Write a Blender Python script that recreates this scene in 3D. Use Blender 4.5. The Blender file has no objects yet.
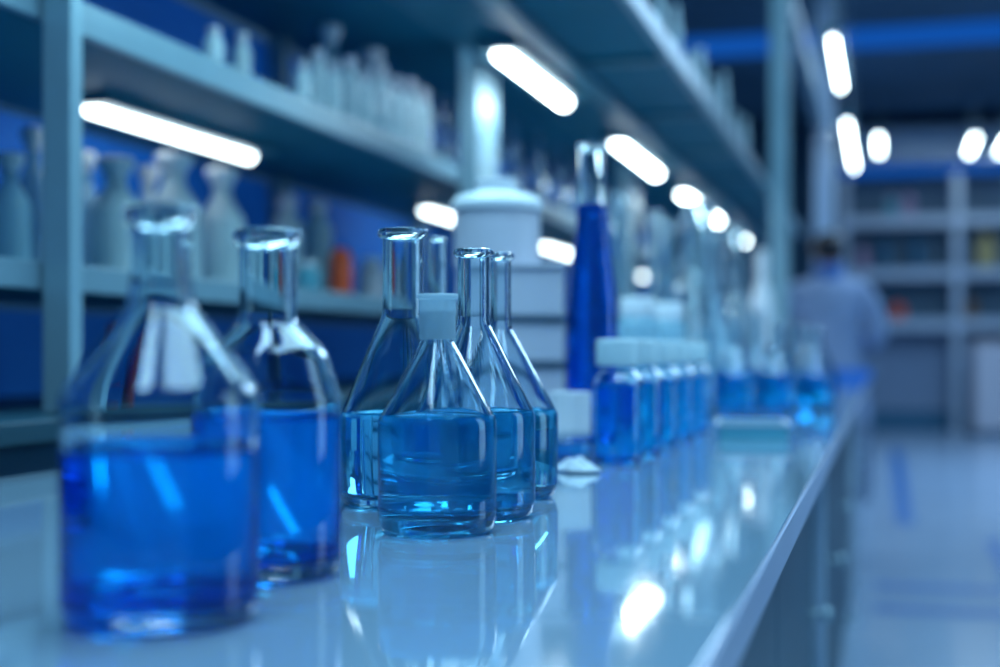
import bpy, bmesh, math, random
from mathutils import Vector
random.seed(7)
PI = math.pi
scene = bpy.context.scene
COL = scene.collection

# ------------------------------------------------------------------ view geometry
F = 1389.0                      # focal length in pixels of a 1000 px wide frame
VPX, HZ = 885.0, 350.0          # where the bench runs to, and the eye level
EYE = 1.036
YAW = math.atan((VPX - 500.0) / F)
SN, CS = math.sin(YAW), math.cos(YAW)
BENCH = 0.90

def at(x, d, z=BENCH):
    """floor-plan point seen in column x at distance d, at height z"""
    cx = (x - 500.0) / F * d
    return (-SN * d + CS * cx, CS * d + SN * cx, z)
def Yof(X, d):                  # how far along the bench a point of offset X at distance d stands
    return (d + SN * X) / CS
def hz(y, d):
    return EYE + (HZ - y) / F * d

# ------------------------------------------------------------------ materials
def new_mat(name):
    m = bpy.data.materials.new(name)
    m.use_nodes = True
    nt = m.node_tree
    nt.nodes.clear()
    out = nt.nodes.new('ShaderNodeOutputMaterial')
    return m, nt, out
def principled(name, col, rough=0.5, metal=0.0, noise=0.0, nscale=8.0, coat=0.0, spec=0.5, bump=0.0, trans=0.0, ior=1.45, emis=None, estr=0.0):
    m, nt, out = new_mat(name)
    b = nt.nodes.new('ShaderNodeBsdfPrincipled')
    b.inputs['Base Color'].default_value = (*col, 1)
    b.inputs['Roughness'].default_value = rough
    b.inputs['Metallic'].default_value = metal
    b.inputs['Coat Weight'].default_value = coat
    b.inputs['Coat Roughness'].default_value = 0.06
    b.inputs['Specular IOR Level'].default_value = spec
    b.inputs['Transmission Weight'].default_value = trans
    b.inputs['IOR'].default_value = ior
    if emis:
        b.inputs['Emission Color'].default_value = (*emis, 1)
        b.inputs['Emission Strength'].default_value = estr
    if noise > 0 or bump > 0:
        tc = nt.nodes.new('ShaderNodeTexCoord')
        n = nt.nodes.new('ShaderNodeTexNoise')
        n.inputs['Scale'].default_value = nscale
        n.inputs['Detail'].default_value = 5
        nt.links.new(tc.outputs['Object'], n.inputs['Vector'])
        if noise > 0:
            r = nt.nodes.new('ShaderNodeValToRGB')
            r.color_ramp.elements[0].position = 0.3
            r.color_ramp.elements[1].position = 0.7
            r.color_ramp.elements[0].color = (*[c * (1 - noise) for c in col], 1)
            r.color_ramp.elements[1].color = (*[min(1, c * (1 + noise)) for c in col], 1)
            nt.links.new(n.outputs['Fac'], r.inputs['Fac'])
            nt.links.new(r.outputs['Color'], b.inputs['Base Color'])
        if bump > 0:
            bp = nt.nodes.new('ShaderNodeBump')
            bp.inputs['Strength'].default_value = bump
            bp.inputs['Distance'].default_value = 0.002
            nt.links.new(n.outputs['Fac'], bp.inputs['Height'])
            nt.links.new(bp.outputs['Normal'], b.inputs['Normal'])
    nt.links.new(b.outputs[0], out.inputs['Surface'])
    return m
def glass_mat(name, col, ior=1.47, rough=0.0):
    m, nt, out = new_mat(name)
    g = nt.nodes.new('ShaderNodeBsdfGlass')
    g.inputs['Color'].default_value = (*col, 1)
    g.inputs['IOR'].default_value = ior
    g.inputs['Roughness'].default_value = rough
    nt.links.new(g.outputs[0], out.inputs['Surface'])
    return m
def liquid_mat(name, col, glow, haze=0.2, ior=1.33):
    """dyed water: tinted refraction with a little cloudiness"""
    m, nt, out = new_mat(name)
    g = nt.nodes.new('ShaderNodeBsdfGlass')
    g.inputs['Color'].default_value = (*col, 1)
    g.inputs['IOR'].default_value = ior
    t = nt.nodes.new('ShaderNodeBsdfTranslucent')
    t.inputs['Color'].default_value = (*glow, 1)
    d = nt.nodes.new('ShaderNodeBsdfDiffuse')
    d.inputs['Color'].default_value = (*glow, 1)
    a = nt.nodes.new('ShaderNodeMixShader')
    a.inputs[0].default_value = 0.5
    nt.links.new(t.outputs[0], a.inputs[1]); nt.links.new(d.outputs[0], a.inputs[2])
    x = nt.nodes.new('ShaderNodeMixShader')
    x.inputs[0].default_value = haze
    nt.links.new(g.outputs[0], x.inputs[1]); nt.links.new(a.outputs[0], x.inputs[2])
    nt.links.new(x.outputs[0], out.inputs['Surface'])
    return m
def frosted(name, col, rough=0.25, clear=0.0):
    m, nt, out = new_mat(name)
    b = nt.nodes.new('ShaderNodeBsdfPrincipled')
    b.inputs['Base Color'].default_value = (*col, 1)
    b.inputs['Roughness'].default_value = rough
    t = nt.nodes.new('ShaderNodeBsdfTranslucent')
    t.inputs['Color'].default_value = (*col, 1)
    x = nt.nodes.new('ShaderNodeMixShader')
    x.inputs[0].default_value = 0.4
    nt.links.new(b.outputs[0], x.inputs[1]); nt.links.new(t.outputs[0], x.inputs[2])
    last = x
    if clear > 0:
        tr = nt.nodes.new('ShaderNodeBsdfTransparent')
        y = nt.nodes.new('ShaderNodeMixShader')
        y.inputs[0].default_value = clear
        nt.links.new(x.outputs[0], y.inputs[1]); nt.links.new(tr.outputs[0], y.inputs[2])
        last = y
    nt.links.new(last.outputs[0], out.inputs['Surface'])
    return m
def emit_mat(name, col, s):
    m, nt, out = new_mat(name)
    e = nt.nodes.new('ShaderNodeEmission')
    e.inputs['Color'].default_value = (*col, 1)
    e.inputs['Strength'].default_value = s
    nt.links.new(e.outputs[0], out.inputs['Surface'])
    return m

M = dict(
    glass=glass_mat('clear_glass', (0.93, 0.98, 1.0)),
    far_glass=liquid_mat('pale_glass', (0.90, 0.97, 1.0), (0.60, 0.80, 0.92), 0.055, 1.47),
    water=liquid_mat('light_blue_water', (0.50, 0.89, 1.0), (0.01, 0.54, 1.0), 0.16),
    deep=liquid_mat('deep_blue_water', (0.05, 0.60, 1.0), (0.0, 0.30, 0.88), 0.11),
    mid=liquid_mat('mid_blue_water', (0.08, 0.72, 1.0), (0.0, 0.42, 0.95), 0.12),
    navy=liquid_mat('dark_blue_water', (0.03, 0.42, 0.95), (0.0, 0.20, 0.62), 0.24),
    bench=principled('bench_laminate', (0.235, 0.36, 0.49), 0.035, noise=0.04, nscale=3, spec=1.0, coat=0.6),
    edge=principled('bench_edge', (0.32, 0.38, 0.54), 0.3, noise=0.03),
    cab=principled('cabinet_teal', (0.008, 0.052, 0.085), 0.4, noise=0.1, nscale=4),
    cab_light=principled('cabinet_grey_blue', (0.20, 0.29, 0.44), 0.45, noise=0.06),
    dark=principled('dark_cabinet', (0.02, 0.13, 0.25), 0.5, noise=0.1),
    steel=principled('brushed_steel', (0.38, 0.52, 0.62), 0.35, metal=0.6, noise=0.06, nscale=20),
    post=principled('rack_post_metal', (0.21, 0.36, 0.45), 0.4, metal=0.3, noise=0.06),
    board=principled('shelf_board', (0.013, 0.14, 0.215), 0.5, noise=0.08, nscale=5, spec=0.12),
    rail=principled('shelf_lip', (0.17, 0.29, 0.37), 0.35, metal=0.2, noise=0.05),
    backblue=principled('blue_back_panel_glow', (0.0, 0.17, 0.66), 0.7, noise=0.25, nscale=1.4, emis=(0.01, 0.20, 1.0), estr=0.06),  # panel is no lamp; faint emission lifts its darker parts
    backnavy=principled('navy_back_panel_glow', (0.008, 0.15, 0.45), 0.6, noise=0.15, nscale=1.4, emis=(0.01, 0.18, 1.0), estr=0.09),  # emission stands in for light missing in the lowest compartment
    tube=emit_mat('tube_glow', (0.80, 0.96, 1.0), 20.0),
    tube_soft=emit_mat('soft_tube_glow', (0.80, 0.96, 1.0), 8.0),
    lamp_housing=principled('lamp_housing', (0.04, 0.16, 0.23), 0.35, noise=0.04),
    led=emit_mat('blue_led_glow', (0.01, 0.16, 0.80), 0.5),
    white=principled('white_plastic', (0.50, 0.52, 0.62), 0.4, noise=0.04),
    whiter=principled('bright_white_plastic', (0.60, 0.66, 0.74), 0.4, noise=0.03),
    seam=principled('dark_seam', (0.03, 0.08, 0.14), 0.6, noise=0.05),
    frost=frosted('frosted_plastic', (0.60, 0.75, 0.82), 0.16),
    frost_clear=frosted('frosted_cap_plastic', (0.52, 0.72, 0.84), 0.35, 0.30),
    frost_glass=frosted('frosted_glass', (0.34, 0.60, 0.74), 0.12, 0.25),
    orange=principled('orange_plastic', (0.75, 0.10, 0.03), 0.4, noise=0.05),
    red=principled('red_plastic', (0.62, 0.03, 0.06), 0.4, noise=0.05),
    amber=principled('amber_plastic', (0.20, 0.10, 0.03), 0.3, noise=0.05),
    teal_plastic=principled('teal_plastic', (0.08, 0.32, 0.44), 0.3, noise=0.05),
    blue_plastic=principled('blue_plastic', (0.02, 0.16, 0.62), 0.35, noise=0.05),
    pink=principled('dusty_pink_plastic', (0.32, 0.25, 0.40), 0.5, noise=0.05),
    yellow=principled('pale_yellow_plastic', (0.40, 0.36, 0.18), 0.5, noise=0.05),
    wall=principled('wall_paint', (0.03, 0.11, 0.20), 0.6, noise=0.12, nscale=0.8),
    ceil=principled('ceiling_paint', (0.05, 0.13, 0.21), 0.6, noise=0.25, nscale=0.5),
    floor=principled('floor_vinyl', (0.27, 0.39, 0.55), 0.2, noise=0.06, nscale=1.2, spec=0.5),
    tape=principled('blue_tape', (0.004, 0.10, 0.32), 0.6, noise=0.05),
    shelfwhite=principled('grey_white_shelf', (0.38, 0.50, 0.66), 0.5, noise=0.05),
    shelfback=principled('shelf_back', (0.06, 0.14, 0.22), 0.5, noise=0.2, nscale=1.0),
    tissue=principled('white_tissue', (0.42, 0.52, 0.62), 0.8, noise=0.05, bump=0.3, nscale=60),
    skin=principled('skin', (0.36, 0.17, 0.13), 0.5, noise=0.06, nscale=30),
    hair=principled('black_hair', (0.006, 0.010, 0.022), 0.5, noise=0.3, nscale=60),
    coat=principled('pale_blue_coat', (0.23, 0.32, 0.52), 0.8, noise=0.08, nscale=9),
    collar=principled('blue_collar', (0.03, 0.14, 0.45), 0.7, noise=0.1),
    trousers=principled('dark_trousers', (0.02, 0.05, 0.10), 0.8, noise=0.1),
    shoe=principled('dark_shoe', (0.015, 0.02, 0.03), 0.5, noise=0.1),
)

# ------------------------------------------------------------------ object helpers
def mesh_obj(name, bm, mat, parent=None, loc=None, smooth=True):
    me = bpy.data.meshes.new(name)
    bmesh.ops.recalc_face_normals(bm, faces=bm.faces[:])
    bm.to_mesh(me); bm.free()
    if smooth:
        for p in me.polygons:
            p.use_smooth = True
        try:
            me.set_sharp_from_angle(angle=math.radians(50))
        except Exception:
            pass
    me.materials.append(mat)
    o = bpy.data.objects.new(name, me)
    COL.objects.link(o)
    if parent is not None: o.parent = parent
    if loc is not None: o.location = loc
    return o
def tag(o, label=None, cat=None, group=None, kind=None):
    if label: o['label'] = label
    if cat: o['category'] = cat
    if group: o['group'] = group
    if kind: o['kind'] = kind
    return o
def empty(name, loc=(0, 0, 0), rz=0.0):
    o = bpy.data.objects.new(name, None)
    o.empty_display_size = 0.05
    COL.objects.link(o)
    o.location = loc; o.rotation_euler = (0, 0, rz)
    return o
def dup(root, loc, label, scale=None, rz=None, group=None):
    r = root.copy(); COL.objects.link(r)
    r.location = loc
    if scale is not None: r.scale = (scale if hasattr(scale, '__len__') else (scale,) * 3)
    if rz is not None: r.rotation_euler = (0, 0, rz)
    r['label'] = label
    if group: r['group'] = group
    for ch in list(root.children):
        c = ch.copy(); COL.objects.link(c); c.parent = r
        for g in list(ch.children):
            d = g.copy(); COL.objects.link(d); d.parent = c
    return r
def add_box(bm, x0, x1, y0, y1, z0, z1, bev=0.0):
    r = bmesh.ops.create_cube(bm, size=1.0)
    vs = r['verts']
    for v in vs:
        v.co = Vector(((x0 + x1) / 2 + v.co.x * (x1 - x0), (y0 + y1) / 2 + v.co.y * (y1 - y0), (z0 + z1) / 2 + v.co.z * (z1 - z0)))
    if bev > 0:
        es = {e for v in vs for e in v.link_edges}
        bmesh.ops.bevel(bm, geom=list(es), offset=bev, segments=2, affect='EDGES', profile=0.5)
def box(name, x0, x1, y0, y1, z0, z1, mat, parent=None, bev=0.0):
    bm = bmesh.new(); add_box(bm, x0, x1, y0, y1, z0, z1, bev)
    return mesh_obj(name, bm, mat, parent, smooth=False)
def fillet(pts, radii, seg=6):
    out = []
    n = len(pts)
    for i, p in enumerate(pts):
        r = radii[i] if i < len(radii) else 0
        if i == 0 or i == n - 1 or r <= 0:
            out.append(tuple(p)); continue
        P, A, B = Vector(p), Vector(pts[i - 1]), Vector(pts[i + 1])
        u, v = (A - P), (B - P)
        lu, lv = u.length, v.length
        if lu < 1e-9 or lv < 1e-9:
            out.append(tuple(p)); continue
        u /= lu; v /= lv
        ang = math.acos(max(-1, min(1, u.dot(v))))
        if ang > PI - 0.02:
            out.append(tuple(p)); continue
        t = min(r / math.tan(ang / 2), lu * 0.49, lv * 0.49)
        a, b = P + u * t, P + v * t
        for k in range(seg + 1):
            s = k / seg
            q = a * (1 - s) ** 2 + P * 2 * s * (1 - s) + b * s * s
            out.append((q.x, q.y))
    return out
def lathe_into(bm, prof, seg=48, off=(0, 0, 0)):
    rings = []
    for (r, z) in prof:
        if r < 1e-6:
            rings.append([bm.verts.new((off[0], off[1], off[2] + z))])
        else:
            rings.append([bm.verts.new((off[0] + r * math.cos(2 * PI * k / seg), off[1] + r * math.sin(2 * PI * k / seg), off[2] + z)) for k in range(seg)])
    for a, b in zip(rings[:-1], rings[1:]):
        if len(a) == 1 and len(b) == 1: continue
        for k in range(seg):
            k2 = (k + 1) % seg
            if len(a) == 1: bm.faces.new((a[0], b[k], b[k2]))
            elif len(b) == 1: bm.faces.new((a[k], a[k2], b[0]))
            else: bm.faces.new((a[k], a[k2], b[k2], b[k]))
def lathe(name, prof, mat, parent=None, seg=48, loc=None):
    bm = bmesh.new(); lathe_into(bm, prof, seg)
    return mesh_obj(name, bm, mat, parent, loc)
def tube_into(bm, pts, r, seg=10):
    pts = [Vector(p) for p in pts]
    rings = []
    for i, p in enumerate(pts):
        d = (pts[min(i + 1, len(pts) - 1)] - pts[max(i - 1, 0)]).normalized()
        a = d.orthogonal().normalized() if i == 0 else (rings_dir - d * rings_dir.dot(d)).normalized()
        rings_dir = a
        b = d.cross(a)
        rings.append([bm.verts.new(p + a * r * math.cos(2 * PI * k / seg) + b * r * math.sin(2 * PI * k / seg)) for k in range(seg)])
    for u, v in zip(rings[:-1], rings[1:]):
        for k in range(seg):
            bm.faces.new((u[k], u[(k + 1) % seg], v[(k + 1) % seg], v[k]))
    bm.faces.new(rings[0][::-1]); bm.faces.new(rings[-1])
def inner_radius(outer, w):
    """interpolates the outer wall, returns r(z) minus wall thickness"""
    def f(z):
        for (r0, z0), (r1, z1) in zip(outer[:-1], outer[1:]):
            if z0 <= z <= z1 and z1 - z0 > 1e-9:
                return r0 + (r1 - r0) * (z - z0) / (z1 - z0) - w
        return outer[-1][0] - w
    return f

EPS = 0.0006
def vessel(root, wall_pts, wall_rad, w, rim, base_t, level, gmat, lmat, seg=72, body='glass_body', foot=0.0):
    """wall_pts: outer profile from base corner to below the rim; rim=(extra, height); level: height of the liquid"""
    R0 = wall_pts[0][0]
    top_r, top_z = wall_pts[-1]
    outer = fillet([(0, EPS)] + wall_pts, [0] + wall_rad)
    # the flared lip
    e, h = rim
    lip = [(top_r + e * 0.35, top_z + h * 0.08), (top_r + e * 0.9, top_z + h * 0.3), (top_r + e, top_z + h * 0.6), (top_r + e * 0.75, top_z + h * 0.92), (top_r + e * 0.25, top_z + h), (top_r - w, top_z + h * 0.9)]
    side = [p for p in wall_pts]
    inn = []
    fo = fillet(wall_pts, wall_rad)
    for (r, z) in reversed(fo):
        if z > base_t + 0.006:
            inn.append((max(r - w, 0.001), z - w * 0.35))
    rb = inn[-1][0]
    dome = [(rb * 0.985, base_t + 0.0025), (rb * 0.93, base_t + 0.0003), (rb * 0.7, base_t + 0.0004), (rb * 0.4, base_t + 0.0016), (0, base_t + 0.0022)]
    prof = outer + lip + inn + dome
    g = lathe(body, prof, gmat, root, seg)
    if level:
        rin = [(r - w * 0.55, z) for (r, z) in fo]
        f = lambda z: inner_radius(rin, 0.0)(z)
        lp = [(0, base_t - 0.0008), (rb * 0.7, base_t - 0.0018), (rb * 0.95, base_t - 0.0012)]
        zs = [base_t + 0.003] + [p[1] for p in rin if base_t + 0.006 < p[1] < level - 0.003] + [level - 0.002]
        for z in zs: lp.append((f(z), z))
        rl = f(level) - w * 0.45
        lp += [(f(level) - w * 0.2, level + 0.0012), (rl - 0.0010, level - 0.0002), (rl - 0.0035, level - 0.0011), (0, level - 0.0012)]
        lathe('liquid', lp, lmat, root, seg)
    return g

def flask_points(R, H_cyl, z_neck, r_neck, z_top, br=0.011, nr=0.02, sr=0.012):
    pts = [(R * 0.94, EPS), (R, 0.013), (R, H_cyl), (r_neck, z_neck), (r_neck, z_top)]
    return pts, [br, 0.01, sr, nr, 0]

# ------------------------------------------------------------------ the setting
Z_CEIL = EYE + 3.0
def struct(name, *a, **k):
    o = box(name, *a, **k); o['kind'] = 'structure'; return o
struct('floor', -2.6, 6.0, -3.0, 19.6, -0.1, 0.0, M['floor'])
struct('ceiling', -2.6, 6.0, -3.0, 19.6, Z_CEIL, Z_CEIL + 0.1, M['ceil'])
struct('wall_left', -2.7, -2.6, -3.0, 19.6, 0, Z_CEIL, M['wall'])
struct('wall_right', 6.0, 6.1, -3.0, 19.6, 0, Z_CEIL, M['wall'])
struct('wall_back', -2.6, 6.0, 19.6, 19.7, 0, Z_CEIL, M['wall'])
# blue glowing cove across the ceiling
struct('trim_1', -2.6, 6.0, 13.35, 14.1, Z_CEIL - 0.05, Z_CEIL - 0.002, M['led'])
# grey pillar behind the technician
px, py, _ = at(824, 11.2)
struct('column_1', px - 0.075, px + 0.075, py - 0.1, py + 0.1, 0, Z_CEIL, M['shelfwhite'])

# floor tape
def tape(x0, x1, y0, y1, label):
    o = box('floor_tape', x0, x1, y0, y1, 0.0, 0.0015, M['tape'])
    tag(o, label, 'tape', 'blue tape lines on the floor')
tape(0.06, 0.17, 8.6, 15.0, 'blue floor tape running along the aisle beside the far bench')
tape(0.52, 0.60, 5.0, 8.0, 'short blue floor tape in the open aisle, square to the twin stripes')
tape(-0.04, 3.4, 6.24, 6.40, 'blue floor tape across the aisle, the farther of two stripes')
tape(-0.04, 3.4, 5.70, 5.85, 'blue floor tape across the aisle, the nearer of two stripes')

# ------------------------------------------------------------------ bench
BX0, BX1 = -0.905, -0.076
BY0, BY1 = 0.28, 7.35
wt = box('worktop', BX0, BX1, BY0, BY1, BENCH - 0.03, BENCH, M['bench'], bev=0.001)
tag(wt, 'long glossy pale blue worktop carrying all the blue flasks', 'worktop')
eb = box('edge_band', BX1 + 0.0002, BX1 + 0.0022, BY0 + 0.003, BY1 - 0.003, BENCH - 0.0285, BENCH - 0.002, M['edge'], wt)

CX = -0.130
def cabinet(y0, y1, mat, doors, label, handle='knob', kdir=1, hz_=0.55):
    t = empty('base_cabinet', ((CX + BX0) / 2, (y0 + y1) / 2, 0))
    ox, oy = t.location.x, t.location.y
    def b(n, x0, x1, ya, yb, z0, z1, m, p=t, bev=0.0):
        return box(n, x0 - ox, x1 - ox, ya - oy, yb - oy, z0, z1, m, p, bev)
    b('carcass', -0.85, CX - 0.02, y0, y1, 0.09, BENCH - 0.032, mat)
    b('plinth', -0.80, CX - 0.08, y0 + 0.01, y1 - 0.01, 0.0, 0.09, M['dark'])
    n = doors
    for i in range(n):
        a = y0 + (y1 - y0) * i / n + 0.004; c = y0 + (y1 - y0) * (i + 1) / n - 0.004
        d = b('door', CX - 0.019, CX, a, c, 0.10, BENCH - 0.045, mat, t, 0.002)
        ky = c - 0.06 if kdir > 0 else a + 0.06
        bm = bmesh.new()
        lathe_into(bm, fillet([(0, 0), (0.006, 0), (0.006, 0.018), (0.013, 0.022), (0.013, 0.034), (0, 0.036)], [0, 0, 0.002, 0.003, 0.004]), 20)
        k = mesh_obj('knob', bm, M['steel'], d)
        k.rotation_euler = (0, PI / 2, 0); k.location = (CX - ox, ky - oy, hz_)
    tag(t, label, 'cabinet', 'cabinets under the bench')
    return t
ya = Yof(CX, 2.64)
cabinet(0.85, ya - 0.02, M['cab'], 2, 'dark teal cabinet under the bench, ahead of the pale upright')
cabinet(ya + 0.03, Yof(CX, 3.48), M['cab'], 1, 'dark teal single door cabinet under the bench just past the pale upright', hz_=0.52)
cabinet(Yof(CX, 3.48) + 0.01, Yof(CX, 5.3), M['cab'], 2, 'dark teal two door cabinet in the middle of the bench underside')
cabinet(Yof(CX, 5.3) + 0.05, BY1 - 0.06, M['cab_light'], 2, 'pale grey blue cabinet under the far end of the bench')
def upright(y, label):
    t = empty('bench_upright', (CX - 0.001, y, 0))
    box('upright_bar', -0.03, 0.022, -0.013, 0.013, 0.012, BENCH - 0.0305, M['shelfwhite'], t, 0.002)
    box('foot_plate', -0.04, 0.03, -0.022, 0.022, 0.0, 0.012, M['steel'], t, 0.002)
    tag(t, label, 'bench leg', 'metal uprights under the bench')
upright(ya + 0.004, 'pale metal upright under the bench between two dark teal doors')
upright(Yof(CX, 5.3) + 0.028, 'pale metal upright under the bench where the doors turn grey')

# second bench further down the aisle
y0 = Yof(-0.05, 9.35)
fb = empty('lab_bench', (-0.5, y0, 0))
box('worktop', -0.42, 0.44, 0, 1.5, 0.87, 0.90, M['bench'], fb, 0.003)
box('apron', -0.38, 0.40, 0.04, 1.46, 0.80, 0.87, M['cab_light'], fb)
for sx in (-0.37, 0.34):
    for sy in (0.03, 1.41):
        box('leg', sx, sx + 0.06, sy, sy + 0.06, 0.0, 0.80, M['cab_light'], fb)
box('side_panel', 0.30, 0.40, 0.3, 1.3, 0.02, 0.80, M['cab'], fb)
tag(fb, 'grey blue lab bench standing past the technician down the aisle', 'bench')

# ------------------------------------------------------------------ rack along the back of the bench
RX0, RX1 = -1.58, -1.10          # depth of the rack
RY0, RY1 = -0.2, 9.6
CT = 0.95
bc = empty('rack_counter', (-1.3, 4.7, 0))
box('counter_body', -0.30, 0.27, RY0 - 4.7, RY1 - 4.7, 0.0, CT - 0.03, M['dark'], bc)
box('counter_top', -0.31, 0.30, RY0 - 4.7, RY1 - 4.7, CT - 0.03, CT, M['cab'], bc, 0.003)
tag(bc, 'dark low counter behind the bench carrying the tall shelf rack', 'counter')

rk = empty('shelf_rack', (RX1, 4.7, CT))
def rb(n, x0, x1, y0, y1, z0, z1, m, bev=0.0, p=rk):
    return box(n, x0 - RX1, x1 - RX1, y0 - 4.7, y1 - 4.7, z0 - CT, z1 - CT, m, p, bev)
S1 = EYE + 0.115; S2 = EYE + 0.487; S3 = EYE + 0.86
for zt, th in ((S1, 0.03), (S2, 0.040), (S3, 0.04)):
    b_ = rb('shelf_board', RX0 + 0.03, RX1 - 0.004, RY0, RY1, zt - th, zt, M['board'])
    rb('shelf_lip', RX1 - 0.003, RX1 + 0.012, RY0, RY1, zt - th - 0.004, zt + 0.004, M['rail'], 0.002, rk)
for d in (1.86, 3.68, 5.9, 7.9):
    y = Yof(RX1, d)
    w_ = 0.026 if d > 3 else 0.022
    rb('front_post', RX1 + 0.014, RX1 + 0.014 + 2 * w_, y, y + (0.20 if d > 3 else 0.03), CT, 2.75, M['post'], 0.003)
for d in (2.25, 3.66, 4.75, 6.4, 7.9):
    y = Yof(RX0, d)
    rb('rear_post', RX0 + 0.012, RX0 + 0.058, y, y + 0.05, CT, 2.75, M['post'], 0.003)
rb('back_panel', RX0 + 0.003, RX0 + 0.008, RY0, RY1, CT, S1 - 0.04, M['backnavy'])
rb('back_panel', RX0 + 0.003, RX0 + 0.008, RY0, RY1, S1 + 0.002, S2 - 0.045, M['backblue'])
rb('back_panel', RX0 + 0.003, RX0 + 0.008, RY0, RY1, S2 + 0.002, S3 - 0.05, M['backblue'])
tag(rk, 'long steel shelf rack behind the bench with blue back panels', 'shelving')

# overhead shelf reaching out over the bench
OX0, OX1 = -1.03, -0.543
OZ = EYE + 0.765
oh = empty('overhead_shelf', (OX1, 5.6, OZ))
def ob(n, x0, x1, y0, y1, z0, z1, m, bev=0.0):
    return box(n, x0 - OX1, x1 - OX1, y0 - 5.6, y1 - 5.6, z0 - OZ, z1 - OZ, m, oh, bev)
OY0, OY1 = 1.5, 9.5
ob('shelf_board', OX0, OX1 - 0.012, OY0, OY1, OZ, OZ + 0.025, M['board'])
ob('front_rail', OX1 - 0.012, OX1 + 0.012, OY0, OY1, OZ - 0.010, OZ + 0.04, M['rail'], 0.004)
ob('lamp_rail', -0.83, -0.775, OY0, OY1, OZ - 0.03, OZ - 0.0005, M['lamp_housing'], 0.003)
for k in range(9):
    y = OY0 + 0.35 + k * 0.86
    ob('cross_rib', -0.77, OX1 - 0.014, y, y + 0.035, OZ - 0.018, OZ - 0.0005, M['lamp_housing'])
for d in (6.62,):
    y = Yof(OX1, d)
    ob('front_post', OX1 + 0.014, OX1 + 0.10, y, y + 0.06, BENCH, Z_CEIL, M['post'], 0.004)
tag(oh, 'steel overhead shelf reaching out above the bench, its front rail pale', 'shelf')

# ------------------------------------------------------------------ tube lamps
def tube_lamp(name, X, Z, d0, d1, r, label, group, housing=True, top=None, cable=None, tm='tube'):
    ya_, yb_ = Yof(X, d0), Yof(X, d1)
    t = empty(name, (X, (ya_ + yb_) / 2, Z))
    h = (yb_ - ya_) / 2
    bm = bmesh.new()
    n = 18
    pts = [(0, -h, 0), (0, -h + 0.01, 0), (0, h - 0.01, 0), (0, h, 0)]
    tube_into(bm, pts, r, n)
    mesh_obj('glow_tube', bm, M[tm], t)
    if housing:
        box('housing', -r * 1.3 - 0.03, r * 1.3 + 0.03, -h - 0.03, h + 0.03, 0.001, top - Z, M['lamp_housing'], t, 0.002)
    if cable:
        for s in (-1, 1):
            box('hanger_rod', -0.004, 0.004, s * h * 0.7 - 0.004, s * h * 0.7 + 0.004, r + 0.0008, cable - Z, M['steel'], t)
    tag(t, label, 'lamp', group)
    return t
LX, LZ = -1.355, EYE + 0.430
g1 = 'tube lamps under the lower rack shelf'
for (a, b, l) in ((2.46, 3.07, 'long white tube lamp under the rack shelf above the white stoppered bottles'),
                  (4.25, 4.90, 'white tube lamp low behind the rim of the tall conical flask'),
                  (5.72, 6.36, 'white tube lamp glowing between the white tub and the tall blue flask'),
                  (7.5, 8.1, 'small round glow of the farthest lamp under the rack shelf, past the tall blue flask')):
    tube_lamp('tube_lamp', LX, LZ, a, b, 0.017, l, g1, True, S2 - 0.0405, None, 'tube_soft')
g2 = 'tube lamps under the overhead shelf'
OLX, OLZ = -0.905, EYE + 0.727
for (a, b, l) in ((3.40, 4.06, 'large bright tube lamp under the overhead shelf beside the rack post'),
                  (4.88, 5.70, 'bright tube lamp, second along the overhead shelf from the rack post'),
                  (6.45, 7.8, 'bright tube lamp, third along the overhead shelf from the rack post'),
                  (8.55, 9.25, 'small oval tube lamp at the far end of the overhead shelf')):
    tube_lamp('tube_lamp', OLX, OLZ, a, b, 0.021, l, g2, True, OZ - 0.0006)
g3 = 'pendant tube lamps over the aisle'
PX, PZ = -0.285, EYE + 1.76
tube_lamp('pendant_lamp', PX, PZ, 7.85, 9.3, 0.013, 'upper white pendant tube lamp hanging beside the grey pillar', g3, True, PZ + 0.06, Z_CEIL - 0.001)
tube_lamp('pendant_lamp', PX, PZ, 10.75, 13.4, 0.013, 'lower white pendant tube lamp just above the far shelving top', g3, True, PZ + 0.06, Z_CEIL - 0.001)
g4 = 'ceiling lamps before the far shelving'
for x_, l in ((879, 'small white lamp over the pillar end of the far shelving'), (972, 'small white lamp over the middle upright of the far shelving'), (1004, 'white lamp over the white floor cabinet, cut by the picture edge')):
    X_ = (x_ - 885) / F * CS * 16.6
    tube_lamp('pendant_lamp', X_, EYE + 2.44, 15.9, 17.2, 0.022, l, g4, True, EYE + 2.53, Z_CEIL - 0.001)
# steel rail hung below the ceiling beside the pendants
rX = -0.485
hr = empty('hanging_rail', (rX, 10.0, EYE + 1.74))
box('rail_bar', -0.04, 0.04, -2.8, 4.0, 0, 0.07, M['rail'], hr, 0.006)
for yy in (-2.5, 0.2, 3.5):
    box('drop_rod', -0.008, 0.008, yy - 0.008, yy + 0.008, 0.07, Z_CEIL - EYE - 1.742, M['steel'], hr)
tag(hr, 'pale steel rail hung from the ceiling beside the white pendant lamps', 'rail')

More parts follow.
